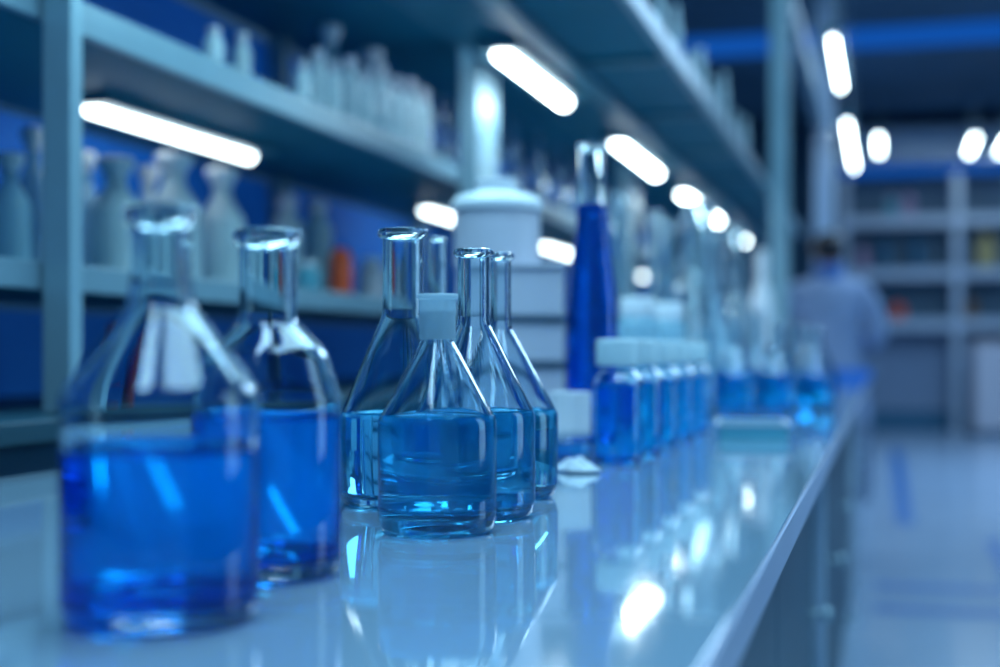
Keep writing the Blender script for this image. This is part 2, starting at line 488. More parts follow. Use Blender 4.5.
# ------------------------------------------------------------------ the blue flasks on the bench
def place(name, x, d, label, cat, group=None, rz=None):
    t = empty(name, at(x, d), rz or 0.0)
    return tag(t, label, cat, group)
def conical(x, d, R_px, y_cyl, y_neck, rn_px, y_top, y_level, label, lmat='water', rim=(0.0035, 0.007), w=0.0022, group='sharp conical flasks', gm='glass', base=0.011, R=None):
    k = d / F
    t = place('conical_flask', x, d, label, 'flask', group)
    Z = lambda y: hz(y, d) - BENCH
    pts, rad = flask_points(R_px * k, Z(y_cyl), Z(y_neck), rn_px * k, Z(y_top) - rim[1])
    vessel(t, pts, rad, w, rim, base, Z(y_level) if y_level else None, M[gm], M[lmat])
    return t
gS = 'conical flasks in focus'
fA = conical(403, 1.222, 63, 416, 314, 20.5, 229, 413, 'tall clear conical flask with wide open rim, half hidden by the stoppered flask', group=gS, rim=(0.0045, 0.009))
fB = conical(437.5, 1.038, 59.5, 420, 338, 15.0, 312, 416, 'squat conical flask of light blue liquid closed by a frosted stopper', group=gS, rim=(0.0015, 0.004), base=0.018)
fC = conical(473.5, 1.135, 62, 414, 322, 16.0, 249, 411, 'open conical flask right behind the stoppered flask, wider necked of its pair', group=gS)
fD = conical(500.5, 1.290, 57.5, 413, 326, 10.5, 253, 410, 'open narrow necked conical flask, last of the sharp cluster', group=gS, rim=(0.003, 0.007))
# frosted stopper of the front flask
k = 1.038 / F; zt = hz(294, 1.038) - BENCH
st = fillet([(0, zt - 0.0302), (15.9 * k, zt - 0.0302), (17.8 * k, zt - 0.004), (20.3 * k, zt - 0.0038), (20.3 * k, zt), (0, zt)], [0, 0.002, 0.001, 0.001, 0.001], 3)
# hollow cap that sleeves over the neck
rin = 15.0 * k + 0.0018
st = fillet([(0, zt - 0.012), (rin - 0.001, zt - 0.012), (rin, zt - 0.034), (18.0 * k, zt - 0.034), (18.6 * k, zt - 0.004), (20.6 * k, zt - 0.0036), (20.6 * k, zt), (0, zt)], [0, 0, 0, 0.001, 0.001, 0.001, 0.001], 3)
o = lathe('stopper', st, M['frost_clear'], fB, 48); o['label'] = 'frosted white stopper'

# slender measuring cylinder standing behind the group
kk = 1.45 / F
mc = place('measuring_cylinder', 438, 1.45, 'slender clear glass cylinder rising behind the stoppered flask', 'cylinder')
pts = [(0.019, EPS), (0.019, 0.004), (0.0095, 0.010), (0.0095, hz(241, 1.45) - BENCH)]
vessel(mc, pts, [0.002, 0.002, 0.004, 0], 0.0016, (0.0012, 0.004), 0.014, None, M['glass'], None, 48)

# two big flasks close to the lens
def bottle_flask(x, d, R_px, y_sh, y_neck, rn_px, y_top, y_level, label, round_sh, lmat):
    k = d / F
    t = place('round_shouldered_flask' if round_sh else 'sloping_flask', x, d, label, 'flask', 'large flasks close to the lens')
    Z = lambda y: hz(y, d) - BENCH
    R, rn = R_px * k, rn_px * k
    if round_sh:
        pts = [(R * 0.955, EPS), (R, 0.010), (R, Z(y_sh)), (R * 0.80, Z(y_sh) + (Z(y_neck) - Z(y_sh)) * 0.62), (rn, Z(y_neck)), (rn, Z(y_top) - 0.012)]
        rad = [0.009, 0.01, 0.016, 0.02, 0.012, 0]
    else:
        pts = [(R * 0.955, EPS), (R, 0.010), (R, Z(y_sh)), (rn * 1.12, Z(y_neck)), (rn, Z(y_neck) + 0.012), (rn, Z(y_top) - 0.012)]
        rad = [0.009, 0.01, 0.016, 0.014, 0.01, 0]
    vessel(t, pts, rad, 0.0024, (0.0040, 0.011), 0.012, Z(y_level), M['glass'], M[lmat], 80)
    return t
bottle_flask(161, 0.70, 98, 392, 306, 30, 205, 450, 'big blurred flask with sloping shoulders, deep blue liquid, at the lens end', False, 'deep')
bottle_flask(268, 0.84, 73, 396, 322, 28.5, 228, 417, 'round shouldered flask of deep blue liquid between big blurred flask and sharp flasks', True, 'deep')

# tall bottle of dark blue liquid
k = 1.9 / F
tb = place('tall_flask', 592, 1.9, 'tall slender flask filled with dark blue liquid beside the white box stack', 'flask')
Zt = lambda y: hz(y, 1.9) - BENCH
pts = [(25.5 * k, EPS), (26 * k, 0.012), (26 * k, Zt(310)), (15.5 * k, Zt(222)), (14 * k, Zt(150))]
vessel(tb, pts, [0.005, 0.01, 0.05, 0.04, 0], 0.0022, (0.003, 0.008), 0.012, Zt(206), M['glass'], M['navy'], 56)

# stack of white boxes with a tub on top
d0 = 2.02
kb = d0 / F
bz = BENCH
edges = [BENCH, hz(410, d0), hz(363, d0), hz(317, d0), hz(262, d0)]
wpx = 112
labs = ['white storage box at the foot of the box stack behind the flasks', 'white storage box second from the foot of the box stack', 'white storage box under the tallest one of the box stack', 'tallest white storage box, topmost of its stack under the tub']
for i in range(4):
    c = at(510, d0 + 0.09)
    t = empty('storage_box', (c[0], c[1], edges[i] + 0.0005), YAW)
    h = edges[i + 1] - edges[i] - 0.0005
    hw = wpx * kb / 2
    box('box_body', -hw + 0.003, hw - 0.003, -0.08, 0.085, 0, h * 0.90, M['white'], t, 0.004)
    box('box_lid', -hw, hw, -0.085, 0.09, h * 0.90 + 0.0002, h, M['seam'] if i < 3 else M['white'], t, 0.002)
    tag(t, labs[i], 'box', 'white boxes in a stack behind the flasks')
zt0 = edges[4]
k = 2.1 / F
c = at(497, 2.1)
tub = empty('plastic_tub', (c[0], c[1], zt0 + 0.0005))
R = 43 * k
lathe('tub_body', fillet([(0, 0), (R * 0.97, 0), (R, 0.004), (R, 0.080), (0, 0.080)], [0, 0.003, 0.002, 0.004]), M['white'], tub, 56)
ld = fillet([(0, 0.0805), (R * 1.07, 0.0805), (R * 1.07, 0.092), (R * 0.95, 0.102), (R * 0.55, 0.109), (R * 0.42, 0.114), (R * 0.5, 0.122), (R * 0.5, 0.128), (0, 0.130)], [0, 0.002, 0.004, 0.006, 0.004, 0.003, 0.003, 0.003])
lathe('tub_lid', ld, M['whiter'], tub, 56)
tag(tub, 'round white plastic tub with knobbed lid on top of the box stack', 'tub')

# jar with white ribbed cap
jr = place('capped_jar', 570, 1.72, 'small jar with a big ribbed white cap beside the sharp flasks', 'jar')
k = 1.72 / F
Rj = 21 * k
vessel(jr, [(Rj * 0.97, EPS), (Rj, 0.006), (Rj, 0.024), (Rj * 0.86, 0.029), (Rj * 0.86, 0.036)], [0.003, 0.003, 0.003, 0.002, 0], 0.0018, (0.0005, 0.002), 0.005, 0.021, M['far_glass'], M['mid'], 48)
bm = bmesh.new()
n = 72; rings = []
prof = [(0.96, 0.030), (1.0, 0.032), (1.0, 0.041), (0.955, 0.0425), (0.955, 0.081), (0.93, 0.084)]
for j, (s, z) in enumerate(prof):
    ring = []
    for q in range(n):
        rr = Rj * s * (1.0 if j in (0, 1, 2) else (1.0 + (0.045 if (q // 2) % 2 else -0.03)))
        ring.append(bm.verts.new((rr * math.cos(2 * PI * q / n), rr * math.sin(2 * PI * q / n), z)))
    rings.append(ring)
for a, b in zip(rings[:-1], rings[1:]):
    for q in range(n): bm.faces.new((a[q], a[(q + 1) % n], b[(q + 1) % n], b[q]))
bm.faces.new(rings[-1])
o = mesh_obj('ribbed_cap', bm, M['whiter'], jr)

# crumpled tissue
bm = bmesh.new()
n = 22
vv = {}
for i in range(n):
    for j in range(n):
        u, v = i / (n - 1) - 0.5, j / (n - 1) - 0.5
        rr = max(abs(u), abs(v)) * 2
        hgt = 0.011 * (1 - rr ** 2) * (0.7 + 0.3 * math.sin(7 * u + 2.5 * math.sin(6 * v))) + 0.005 * abs(math.sin(13 * u + 5 * v)) * (1.15 - rr) + 0.0015
        vv[i, j] = bm.verts.new((u * 0.042 * (1 + 0.15 * math.sin(5 * v)), v * 0.045 * (1 + 0.2 * math.sin(4 * u + 1)), max(hgt, 0.001)))
for i in range(n - 1):
    for j in range(n - 1):
        bm.faces.new((vv[i, j], vv[i + 1, j], vv[i + 1, j + 1], vv[i, j + 1]))
ts = mesh_obj('crumpled_tissue', bm, M['tissue'], None, at(578, 1.545, BENCH + 0.0005))
ts.rotation_euler = (0, 0, 0.6)
md = ts.modifiers.new('thick', 'SOLIDIFY'); md.thickness = 0.0008; md.offset = 1
tag(ts, 'crumpled white tissue lying on the worktop before the ribbed cap jar', 'tissue')

# row of capped blue bottles
gR = 'capped bottles of blue liquid in a row'
def capped_bottle(loc, label):
    t = empty('capped_bottle', loc)
    tag(t, label, 'bottle', gR)
    R = 0.0290
    pts = [(R * 0.97, EPS), (R, 0.008), (R, 0.100), (0.019, 0.113), (0.019, 0.121)]
    vessel(t, pts, [0.004, 0.004, 0.008, 0.004, 0], 0.002, (0.001, 0.003), 0.007, 0.0925, M['glass'], M['mid'], 48)
    cp = fillet([(0.0195, 0.111 + 0.006), (0.0262, 0.1175), (0.0262, 0.149), (0, 0.150)], [0, 0.001, 0.004])
    bm = bmesh.new(); lathe_into(bm, [(0, 0.126)] + [(0.0215, 0.126)] + [(0.0215, 0.1175)] + cp[1:], 40)
    mesh_obj('cap', bm, M['frost'], t)
    return t
rows = [(618, 1.66, 'blue bottle with frosted cap heading the row, beside the ribbed cap jar'),
        (640.5, 1.80, 'second capped blue bottle of the row beyond the ribbed cap jar'),
        (659, 1.95, 'third and middle capped blue bottle of the row beyond the ribbed cap jar'),
        (676, 2.11, 'fourth capped blue bottle of the row beyond the ribbed cap jar'),
        (692, 2.29, 'fifth and last capped blue bottle of the row, beside the teal tray')]
cb = None
for (x, d, l) in rows:
    if cb is None: cb = capped_bottle(at(x, d), l)
    else: dup(cb, at(x, d), l, group=gR)

# low teal tray
c = at(752, 2.16)
ty = empty('plastic_tray', (c[0], c[1], BENCH + 0.0006), 0.12)
bm = bmesh.new()
hx, hy, hh, w_ = 0.052, 0.075, 0.022, 0.003
add_box(bm, -hx, hx, -hy, hy, 0, 0.003)
for (a, b, e, f_) in ((-hx, -hx + w_, -hy, hy), (hx - w_, hx, -hy, hy), (-hx, hx, -hy, -hy + w_), (-hx, hx, hy - w_, hy)):
    add_box(bm, a, b, e, f_, 0.003, hh)
mesh_obj('tray_body', bm, M['teal_plastic'], ty, smooth=False)
bm = bmesh.new()
for (a, b, e, f_) in ((-hx - .003, -hx + w_, -hy - .003, hy + .003), (hx - w_, hx + .003, -hy - .003, hy + .003), (-hx + w_, hx - w_, -hy - .003, -hy + w_), (-hx + w_, hx - w_, hy - w_, hy + .003)):
    add_box(bm, a, b, e, f_, hh, hh + 0.003)
mesh_obj('tray_rim', bm, M['white'], ty, smooth=False)
tag(ty, 'low pale teal plastic tray on the worktop past the capped bottles', 'tray')

# further flasks down the bench
def far_flask(x, d, R_px, y_cyl, y_neck, rn_px, y_top, y_level, label, lmat='mid', group='blue flasks down the bench'):
    return conical(x, d, R_px, y_cyl, y_neck, rn_px, y_top, y_level, label, lmat, (0.003, 0.006), 0.0025, group, 'far_glass' if y_level is None else 'glass')
far_flask(815, 3.26, 22, 376, 343, 7, 328, 376, 'small conical flask with pale cone above blue liquid, before the technician')
far_flask(778, 3.10, 22, 375, 345, 7, 322, 374, 'conical flask of blue liquid second from the technician side of the bench')
far_flask(737, 2.95, 23, 376, 345, 7, 318, 372, 'conical flask of blue liquid just past the teal tray')
far_flask(800, 4.30, 17, 366, 345, 5, 325, 369, 'blurred conical flask of blue liquid behind the small pale cone')
far_flask(757, 3.75, 19, 368, 340, 6, 312, 370, 'blurred conical flask of blue liquid before the white lidded bottle')
# tall clear ware
gT = 'tall clear glassware along the bench'
far_flask(698, 3.15, 48, 375, 268, 16, 203, None, 'big empty conical flask with a long neck behind the capped bottles', group=gT)
far_flask(735, 4.6, 32, 355, 285, 9, 226, None, 'slim empty conical flask behind the big empty conical one', group=gT)
far_flask(655, 3.6, 30, 368, 285, 8, 212, None, 'empty conical flask with thin neck between tall blue flask and big empty flask', group=gT)
def cyl_ware(x, d, r_px, y_top, label):
    t = place('measuring_cylinder', x, d, label, 'cylinder', gT)
    r = r_px * d / F
    pts = [(r * 2.0, EPS), (r * 2.0, 0.006), (r, 0.014), (r, hz(y_top, d) - BENCH)]
    vessel(t, pts, [0.002, 0.003, 0.005, 0], 0.002, (0.002, 0.005), 0.02, None, M['far_glass'], None, 40)
cyl_ware(618, 2.75, 9, 196, 'tall measuring cylinder of clear glass just past the tall dark blue flask')
cyl_ware(668, 2.95, 7, 222, 'thin measuring cylinder of clear glass beside the big empty flask')
cyl_ware(716, 3.55, 6, 232, 'thin measuring cylinder half behind the big empty flask neck')
# frosted jars behind the capped bottles
def frosted_jar(x, d, r_px, y_top, label):
    r = r_px * d / F; h = hz(y_top, d) - BENCH
    t = place('frosted_jar', x, d, label, 'jar', 'frosted jars behind the capped bottles')
    lathe('jar_body', fillet([(0, EPS), (r, EPS), (r, h * 0.80), (r * 0.82, h * 0.86), (0, h * 0.861)], [0, 0.006, 0.012, 0.004]), M['frost_glass'], t, 40)
    lathe('jar_lid', fillet([(0, h * 0.862), (r * 0.9, h * 0.862), (r * 0.9, h), (0, h)], [0, 0.002, 0.005]), M['whiter'], t, 40)
frosted_jar(638, 2.42, 20, 298, 'frosted lidded jar behind the second capped bottle')
frosted_jar(668, 2.62, 18, 303, 'frosted lidded jar behind the fourth capped bottle')
# white bottle and pale box at the far back
def white_bottle(x, d, r_px, y_top, label):
    r = r_px * d / F; h = hz(y_top, d) - BENCH
    t = place('white_bottle', x, d, label, 'bottle')
    lathe('bottle_body', fillet([(0, EPS), (r, EPS), (r, h * 0.6), (r * 0.42, h * 0.78), (r * 0.42, h * 0.82), (0, h * 0.821)], [0, 0.008, 0.02, 0.01, 0.003]), M['whiter'], t, 36)
    lathe('bottle_cap', fillet([(0, h * 0.822), (r * 0.5, h * 0.822), (r * 0.46, h), (0, h)], [0, 0.002, 0.004]), M['whiter'], t, 36)
white_bottle(762, 5.3, 12, 250, 'tall white lidded bottle standing before the slim shelf post')
c = at(745, 4.95)
t = empty('storage_box', (c[0] - 0.09, c[1] + 0.05, BENCH + 0.0005), 0.1)
box('box_body', -0.075, 0.075, -0.06, 0.06, 0, 0.21, M['teal_plastic'], t, 0.004)
box('box_lid', -0.078, 0.078, -0.063, 0.063, 0.2102, 0.235, M['white'], t, 0.004)
tag(t, 'pale blue lidded box at the far back of the worktop', 'box')
c = at(848, 6.4)
t = empty('blue_tray', (c[0], c[1], BENCH + 0.0005), 0.05)
bm = bmesh.new(); add_box(bm, -0.10, 0.10, -0.16, 0.16, 0, 0.012, 0.003)
mesh_obj('tray_base', bm, M['blue_plastic'], t)
bm = bmesh.new()
for (a, b, e, f_) in ((-.10, -.092, -.16, .16), (.092, .10, -.16, .16), (-.092, .092, -.16, -.152), (-.092, .092, .152, .16)):
    add_box(bm, a, b, e, f_, 0.0122, 0.045)
mesh_obj('tray_wall', bm, M['blue_plastic'], t, smooth=False)
tag(t, 'flat blue tray at the very end of the worktop beside the technician', 'tray')

# ------------------------------------------------------------------ ware on the rack shelves
def apothecary(mat_body, mat_cap):
    """unit bottle, height 1, radius 0.2: sloping shoulder, narrow neck, flared stopper"""
    t = empty('stoppered_bottle')
    lathe('bottle_body', fillet([(0, 0.002), (0.20, 0.002), (0.20, 0.58), (0.085, 0.76), (0.085, 0.84), (0, 0.842)], [0, 0.03, 0.09, 0.04, 0.01], 5), mat_body, t, 32)
    lathe('stopper', fillet([(0, 0.845), (0.085, 0.845), (0.14, 0.93), (0.14, 0.98), (0, 1.0)], [0, 0.01, 0.03, 0.03], 4), mat_cap, t, 32)
    return t
def slim(mat_body, mat_cap):
    t = empty('slim_bottle')
    lathe('bottle_body', fillet([(0, 0.002), (0.15, 0.002), (0.15, 0.74), (0.08, 0.84), (0.08, 0.86), (0, 0.861)], [0, 0.02, 0.05, 0.02, 0.005], 4), mat_body, t, 28)
    lathe('cap', fillet([(0, 0.865), (0.10, 0.865), (0.10, 1.0), (0, 1.0)], [0, 0.01, 0.02], 3), mat_cap, t, 28)
    return t
protos = {}
def shelf_ware(kind, x, X, y_top, w_px, shelf, label, cat, group, mb='frost_glass', mc='whiter', name=None):
    d = F * (-X) / (CS * (VPX - x))
    loc = (X, Yof(X, d), shelf + 0.0006)
    h = hz(y_top, d) - shelf
    r = w_px / 2 * d / F
    key = (kind, mb, mc)
    base_r = 0.20 if kind == 'apothecary' else 0.15
    sc = (r / base_r, r / base_r, h)
    if key not in protos:
        t = apothecary(M[mb], M[mc]) if kind == 'apothecary' else slim(M[mb], M[mc])
        if name: t.name = name
        t.location = loc; t.scale = sc
        tag(t, label, cat, group)
        protos[key] = t
        return t
    r_ = dup(protos[key], loc, label, sc, group=group)
    if name: r_.name = name
    return r_
gl = 'bottles on the lower rack shelf'
shelf_ware('apothecary', 10, -1.34, 152, 40, S1, 'pale stoppered bottle on the lower rack shelf, cut by the picture edge', 'bottle', gl)
shelf_ware('apothecary', 33, -1.46, 126, 34, S1, 'pale stoppered bottle on the lower rack shelf just before the first post', 'bottle', gl)
shelf_ware('apothecary', 84, -1.46, 150, 34, S1, 'pale stoppered bottle peeping out just past the first rack post', 'bottle', gl)
shelf_ware('apothecary', 116, -1.33, 156, 52, S1, 'white stoppered bottle under the near end of the long lamp tube', 'bottle', gl, 'frost')
shelf_ware('apothecary', 174, -1.33, 152, 54, S1, 'white stoppered bottle straight behind the big blurred flask neck', 'bottle', gl, 'frost')
shelf_ware('apothecary', 222, -1.33, 167, 46, S1, 'white stoppered bottle under the far end of the long lamp tube', 'bottle', gl, 'frost')
shelf_ware('apothecary', 148, -1.50, 165, 34, S1, 'white stoppered bottle in the second row between two larger ones', 'bottle', gl, 'frost')
shelf_ware('slim', 287, -1.36, 196, 30, S1, 'slim pale bottle behind the round shouldered flask rim', 'bottle', gl, 'frost', 'white')
shelf_ware('slim', 317, -1.36, 201, 30, S1, 'slim pale bottle second from the orange one', 'bottle', gl, 'frost', 'white')
shelf_ware('slim', 308, -1.24, 262, 26, S1, 'short turquoise bottle before the slim pale ones on the lower shelf', 'bottle', gl, 'teal_plastic', 'whiter')
shelf_ware('slim', 341, -1.28, 240, 22, S1, 'small orange bottle with blue cap on the lower rack shelf', 'bottle', gl, 'orange', 'blue_plastic')
shelf_ware('slim', 372, -1.30, 258, 28, S1, 'short white bottle beside the orange one on the lower rack shelf', 'bottle', gl, 'white', 'whiter')
shelf_ware('slim', 398, -1.34, 256, 26, S1, 'short white bottle behind the rim of the tall conical flask', 'bottle', gl, 'white', 'whiter')
# red items on the counter below
shelf_ware('slim', 114, -1.34, 325, 18, CT, 'small red bottle on the dark counter seen past the big blurred flask', 'bottle', 'red bottles on the dark counter', 'red', 'red')
shelf_ware('slim', 88, -1.28, 378, 24, CT, 'squat red bottle on the dark counter beside the first rack post', 'bottle', 'red bottles on the dark counter', 'red', 'red')
# upper shelf
gu = 'bottles on the upper rack shelf'
U = [(214, -1.18, 28, 20, 'frost', 'slim pale bottle alone near the first post on the upper rack shelf'),
     (242, -1.22, 34, 18, 'frost', 'slim pale bottle before the rear post on the upper rack shelf'),
     (303, -1.17, 62, 17, 'frost', 'slim white bottle just past the rear post on the upper shelf'),
     (318, -1.19, 50, 17, 'frost', 'tall slim white bottle, second of the upper shelf row from the rear post'),
     (334, -1.17, 62, 17, 'frost', 'slim white bottle, third of the upper shelf row from the rear post'),
     (350, -1.19, 58, 18, 'frost', 'slim white bottle, fourth of the upper shelf row from the rear post'),
     (366, -1.17, 70, 17, 'frost', 'slim white bottle, fifth of the upper shelf row from the rear post'),
     (381, -1.19, 66, 17, 'frost', 'slim white bottle, sixth of the upper shelf row from the rear post'),
     (396, -1.17, 78, 16, 'frost', 'slim white bottle, seventh of the upper shelf row from the rear post'),
     (410, -1.19, 80, 16, 'frost', 'slim white bottle, eighth of the upper shelf row from the rear post'),
     (424, -1.17, 90, 15, 'frost', 'slim white bottle ending the upper shelf row before the sparkling glass')]
for (x, X, y, w, mt, l) in U:
    shelf_ware('slim', x, X, y, w, S2, l, 'bottle', gu, mt, 'white')
for (x, X, y, w, l) in ((330, -1.285, 24, 32, 'large dim bottle in the back row of the upper shelf beside the rear post'),
                        (372, -1.285, 48, 32, 'large dim bottle in the back row behind the slim white row')):
    shelf_ware('apothecary', x, X, y, w, S2, l, 'bottle', gu)
# glass flasks at the end of the upper shelf
def shelf_flask(x, X, y_top, w_px, shelf, label, group, name='conical_flask'):
    d = F * (-X) / (CS * (VPX - x))
    t = empty(name, (X, Yof(X, d), shelf + 0.0004))
    h = hz(y_top, d) - shelf; r = w_px / 2 * d / F
    pts = [(r * 0.97, EPS), (r, 0.01), (r, h * 0.3), (r * 0.3, h * 0.7), (r * 0.3, h - 0.006)]
    vessel(t, pts, [0.004, 0.01, 0.01, 0.01, 0], 0.0022, (0.003, 0.006), 0.008, h * 0.3, M['far_glass'], M['frost_clear'], 36)
    tag(t, label, 'flask', group)
gg = 'glass flasks on the upper rack shelf'
shelf_flask(443, -1.18, 98, 26, S2, 'sparkling glass flask between the slim white row and the big rack post', gg)
shelf_flask(458, -1.30, 104, 22, S2, 'small glass flask half behind the big rack post', gg)
for (x, y, w, l) in ((513, 118, 22, 'glass flask just past the big rack post behind the white tub'),
                     (538, 132, 20, 'glass flask second past the big rack post on the upper shelf'),
                     (561, 146, 18, 'glass flask third past the big rack post on the upper shelf'),
                     (580, 158, 16, 'glass flask on the upper shelf right behind the tall blue flask neck')):
    shelf_flask(x, -1.2, y, w, S2, l, gg)
# bottles on the overhead shelf
go = 'bottles on the overhead shelf'
OT = OZ + 0.025
for (x, y, w, l) in ((660, -10, 11, 'white bottle on the overhead shelf reaching the picture top, first of its row'),
                     (676, 6, 10, 'white bottle on the overhead shelf just under the picture top, second of its row'),
                     (688, 54, 9, 'white bottle third on the overhead shelf, starting the tight cluster'),
                     (701, 48, 9, 'tallest white bottle of the clustered overhead row, second from its start'),
                     (713, 78, 8, 'white bottle in the middle of the clustered overhead row'),
                     (724, 72, 8, 'tall white bottle fourth in the clustered overhead row'),
                     (735, 112, 7, 'white bottle fifth in the clustered overhead row'),
                     (745, 118, 7, 'white bottle ending the clustered row near the slim post')):
    shelf_ware('slim', x, -0.60, y, w, OT, l, 'bottle', go, 'frost', 'frost')

# ------------------------------------------------------------------ far shelving
SY = 18.3
def zy(y): return EYE + (HZ - y) * 17.6 / F
sh = empty('storage_shelving', (0.9, SY, 0))
def sb(n, x0, x1, y0, y1, z0, z1, m): return box(n, x0 - 0.9, x1 - 0.9, y0 - SY, y1 - SY, z0, z1, m, sh)
XP = [-0.50, 0.875, 2.25, 3.6]
for X_ in XP:
    sb('upright', X_ - 0.055, X_ + 0.055, SY - 0.02, SY + 0.09, 0, zy(168), M['shelfwhite'])
for (ya_, yb_) in ((216, 226), (269, 279), (319, 330)):
    sb('shelf_board', XP[0] - 0.05, XP[-1], SY, SY + 0.55, zy(yb_), zy(ya_), M['shelfwhite'])
sb('back_panel', XP[0], XP[-1], SY + 0.56, SY + 0.58, zy(330), zy(168), M['shelfback'])
sb('lower_panel', XP[0], XP[-1], SY + 0.50, SY + 0.52, 0.25, zy(331), M['cab_light'])
sb('kick_board', XP[0], XP[-1], SY + 0.46, SY + 0.48, 0.0, 0.25, M['dark'])
sb('header', XP[0] - 0.05, XP[-1], SY + 0.0, SY + 0.5, zy(161), zy(128), M['shelfwhite'])
o = sb('light_strip', XP[0] - 0.05, XP[-1], SY - 0.03, SY + 0.05, zy(175), zy(166), M['led']); o['label'] = 'glowing blue light strip'
tag(sh, 'tall grey open shelving across the far wall under a blue strip', 'shelving')
def far_bottle(x, y0_, y1_, w_px, mb, mc, label, name='storage_bottle', board=None):
    d = 17.75
    X_ = (x - 885) / F * CS * d
    z0 = {279: zy(269), 226: zy(216), 330: zy(319)}[board] + 0.0006
    h = hz(y1_, d) - z0; r = w_px / 2 * d / F
    key = ('far', mb, mc)
    if key not in protos:
        t = slim(M[mb], M[mc]); t.name = name; protos[key] = t
        t.location = (X_, SY + 0.2, z0); t.scale = (r / .15, r / .15, h); tag(t, label, 'bottle', 'bottles on the far shelving')
        return
    dup(protos[key], (X_, SY + 0.2, z0), label, (r / .15, r / .15, h), group='bottles on the far shelving').name = name
far_bottle(863, 0, 245, 11, 'pink', 'pink', 'dusty pink bottle on the far shelving beside the technician head', board=279)
far_bottle(884, 0, 238, 9, 'dark', 'dark', 'dark bottle beside the dusty pink one on the far shelving', board=279)
far_bottle(917, 0, 238, 10, 'dark', 'dark', 'dark bottle in the middle of the far shelving bay', board=279)
far_bottle(985, 0, 236, 20, 'yellow', 'yellow', 'pale yellow round canister on the far shelving', board=279)
far_bottle(898, 0, 303, 14, 'orange', 'orange', 'bright orange red bottle on the lowest board of the far shelving', board=330)
far_bottle(970, 0, 300, 11, 'amber', 'amber', 'amber bottle on the lowest far board beside the middle upright', board=330)
far_bottle(908, 0, 194, 12, 'pink', 'pink', 'dusty pink bottle on the top board of the far shelving', board=226)
far_bottle(892, 0, 196, 12, 'teal_plastic', 'white', 'blue bottle on the top board of the far shelving', board=226)
# white floor cabinet in front of it
wc = empty('floor_cabinet', (1.55, 17.9, 0))
box('carcass', -0.52, 0.6, -0.3, 0.3, 0.06, 1.13, M['white'], wc, 0.01)
box('kick_board', -0.48, 0.56, -0.27, 0.28, 0.0, 0.06, M['dark'], wc)
for j in range(2):
    dd = box('door', -0.50 + j * 0.55, 0.03 + j * 0.55, -0.322, -0.3005, 0.09, 1.10, M['white'], wc, 0.004)
    box('handle', (-0.02 if j == 0 else 0.08), (0.0 if j == 0 else 0.10), -0.345, -0.3225, 0.6, 0.8, M['steel'], dd)
tag(wc, 'white floor cabinet standing before the far shelving at the picture edge', 'cabinet')

# ------------------------------------------------------------------ the technician
def skinned(name, verts, edges, radii, mat, parent=None, root=0, sub=2):
    me = bpy.data.meshes.new(name)
    me.from_pydata([Vector(v) for v in verts], edges, [])
    o = bpy.data.objects.new(name, me); COL.objects.link(o)
    sk = o.modifiers.new('skin', 'SKIN'); sk.use_smooth_shade = True
    for i, r in enumerate(radii):
        sv = me.skin_vertices[0].data[i]
        sv.radius = r if hasattr(r, '__len__') else (r, r)
        sv.use_root = (i == root)
    ss = o.modifiers.new('sub', 'SUBSURF'); ss.levels = sub; ss.render_levels = sub
    dg = bpy.context.evaluated_depsgraph_get(); dg.update()
    m2 = bpy.data.meshes.new_from_object(o.evaluated_get(dg))
    bpy.data.objects.remove(o); bpy.data.meshes.remove(me)
    m2.name = name
    for p in m2.polygons: p.use_smooth = True
    m2.materials.clear(); m2.materials.append(mat)
    n = bpy.data.objects.new(name, m2); COL.objects.link(n)
    if parent is not None: n.parent = parent
    return n
pc = at(829, 8.35, 0)
# x to the technician's right hand side, y the way the technician faces (away from the lens)
V = []; E = []; RR = []
def chain(pts, rad, start=None):
    prev = start
    ids = []
    for p, r in zip(pts, rad):
        V.append(p); RR.append(r); i = len(V) - 1; ids.append(i)
        if prev is not None: E.append((prev, i))
        prev = i
    return ids
sp = chain([(0, 0, 0.93), (0, 0.0, 1.05), (0, 0.0, 1.20), (0, 0.0, 1.35), (0, 0.0, 1.44), (0, 0.01, 1.50), (0, 0.02, 1.56), (0, 0.035, 1.62), (0, 0.035, 1.68)],
           [(0.16, 0.11), (0.14, 0.10), (0.155, 0.105), (0.15, 0.10), (0.09, 0.07), (0.058, 0.056), (0.062, 0.07), (0.074, 0.092), (0.062, 0.08)])
for s in (-1, 1):
    chain([(s * 0.09, 0, 0.86), (s * 0.10, 0.01, 0.50), (s * 0.105, -0.01, 0.12), (s * 0.11, 0.02, 0.05), (s * 0.12, 0.16, 0.035)], [0.095, 0.06, 0.042, 0.04, 0.03], sp[0])
    arm = chain([(s * 0.18, 0, 1.39), (s * 0.27, -0.02, 1.13), (s * 0.20, 0.20, 1.07), (s * 0.19, 0.24, 1.065)], [0.05, 0.042, 0.03, 0.03], sp[4])
    palm = chain([(s * 0.185, 0.30, 1.06)], [(0.036, 0.016)], arm[-1])
    for q, (o_, ln) in enumerate(((-0.027, 0.062), (-0.009, 0.072), (0.009, 0.068), (0.027, 0.052))):
        b0 = (s * 0.185 + o_, 0.315, 1.058)
        chain([b0, (b0[0] + o_ * 0.2, b0[1] + ln * 0.55, 1.052), (b0[0] + o_ * 0.25, b0[1] + ln, 1.036)], [0.0095, 0.0085, 0.007], palm[0])
    chain([(s * 0.15, 0.275, 1.057), (s * 0.128, 0.31, 1.05)], [0.011, 0.008], palm[0])
person = skinned('person', V, E, RR, M['skin'], None, 0, 1)
person.location = pc
person.rotation_euler = (0, 0, 0.12)
tag(person, 'person in pale blue lab coat seen from behind at the bench end', 'person')
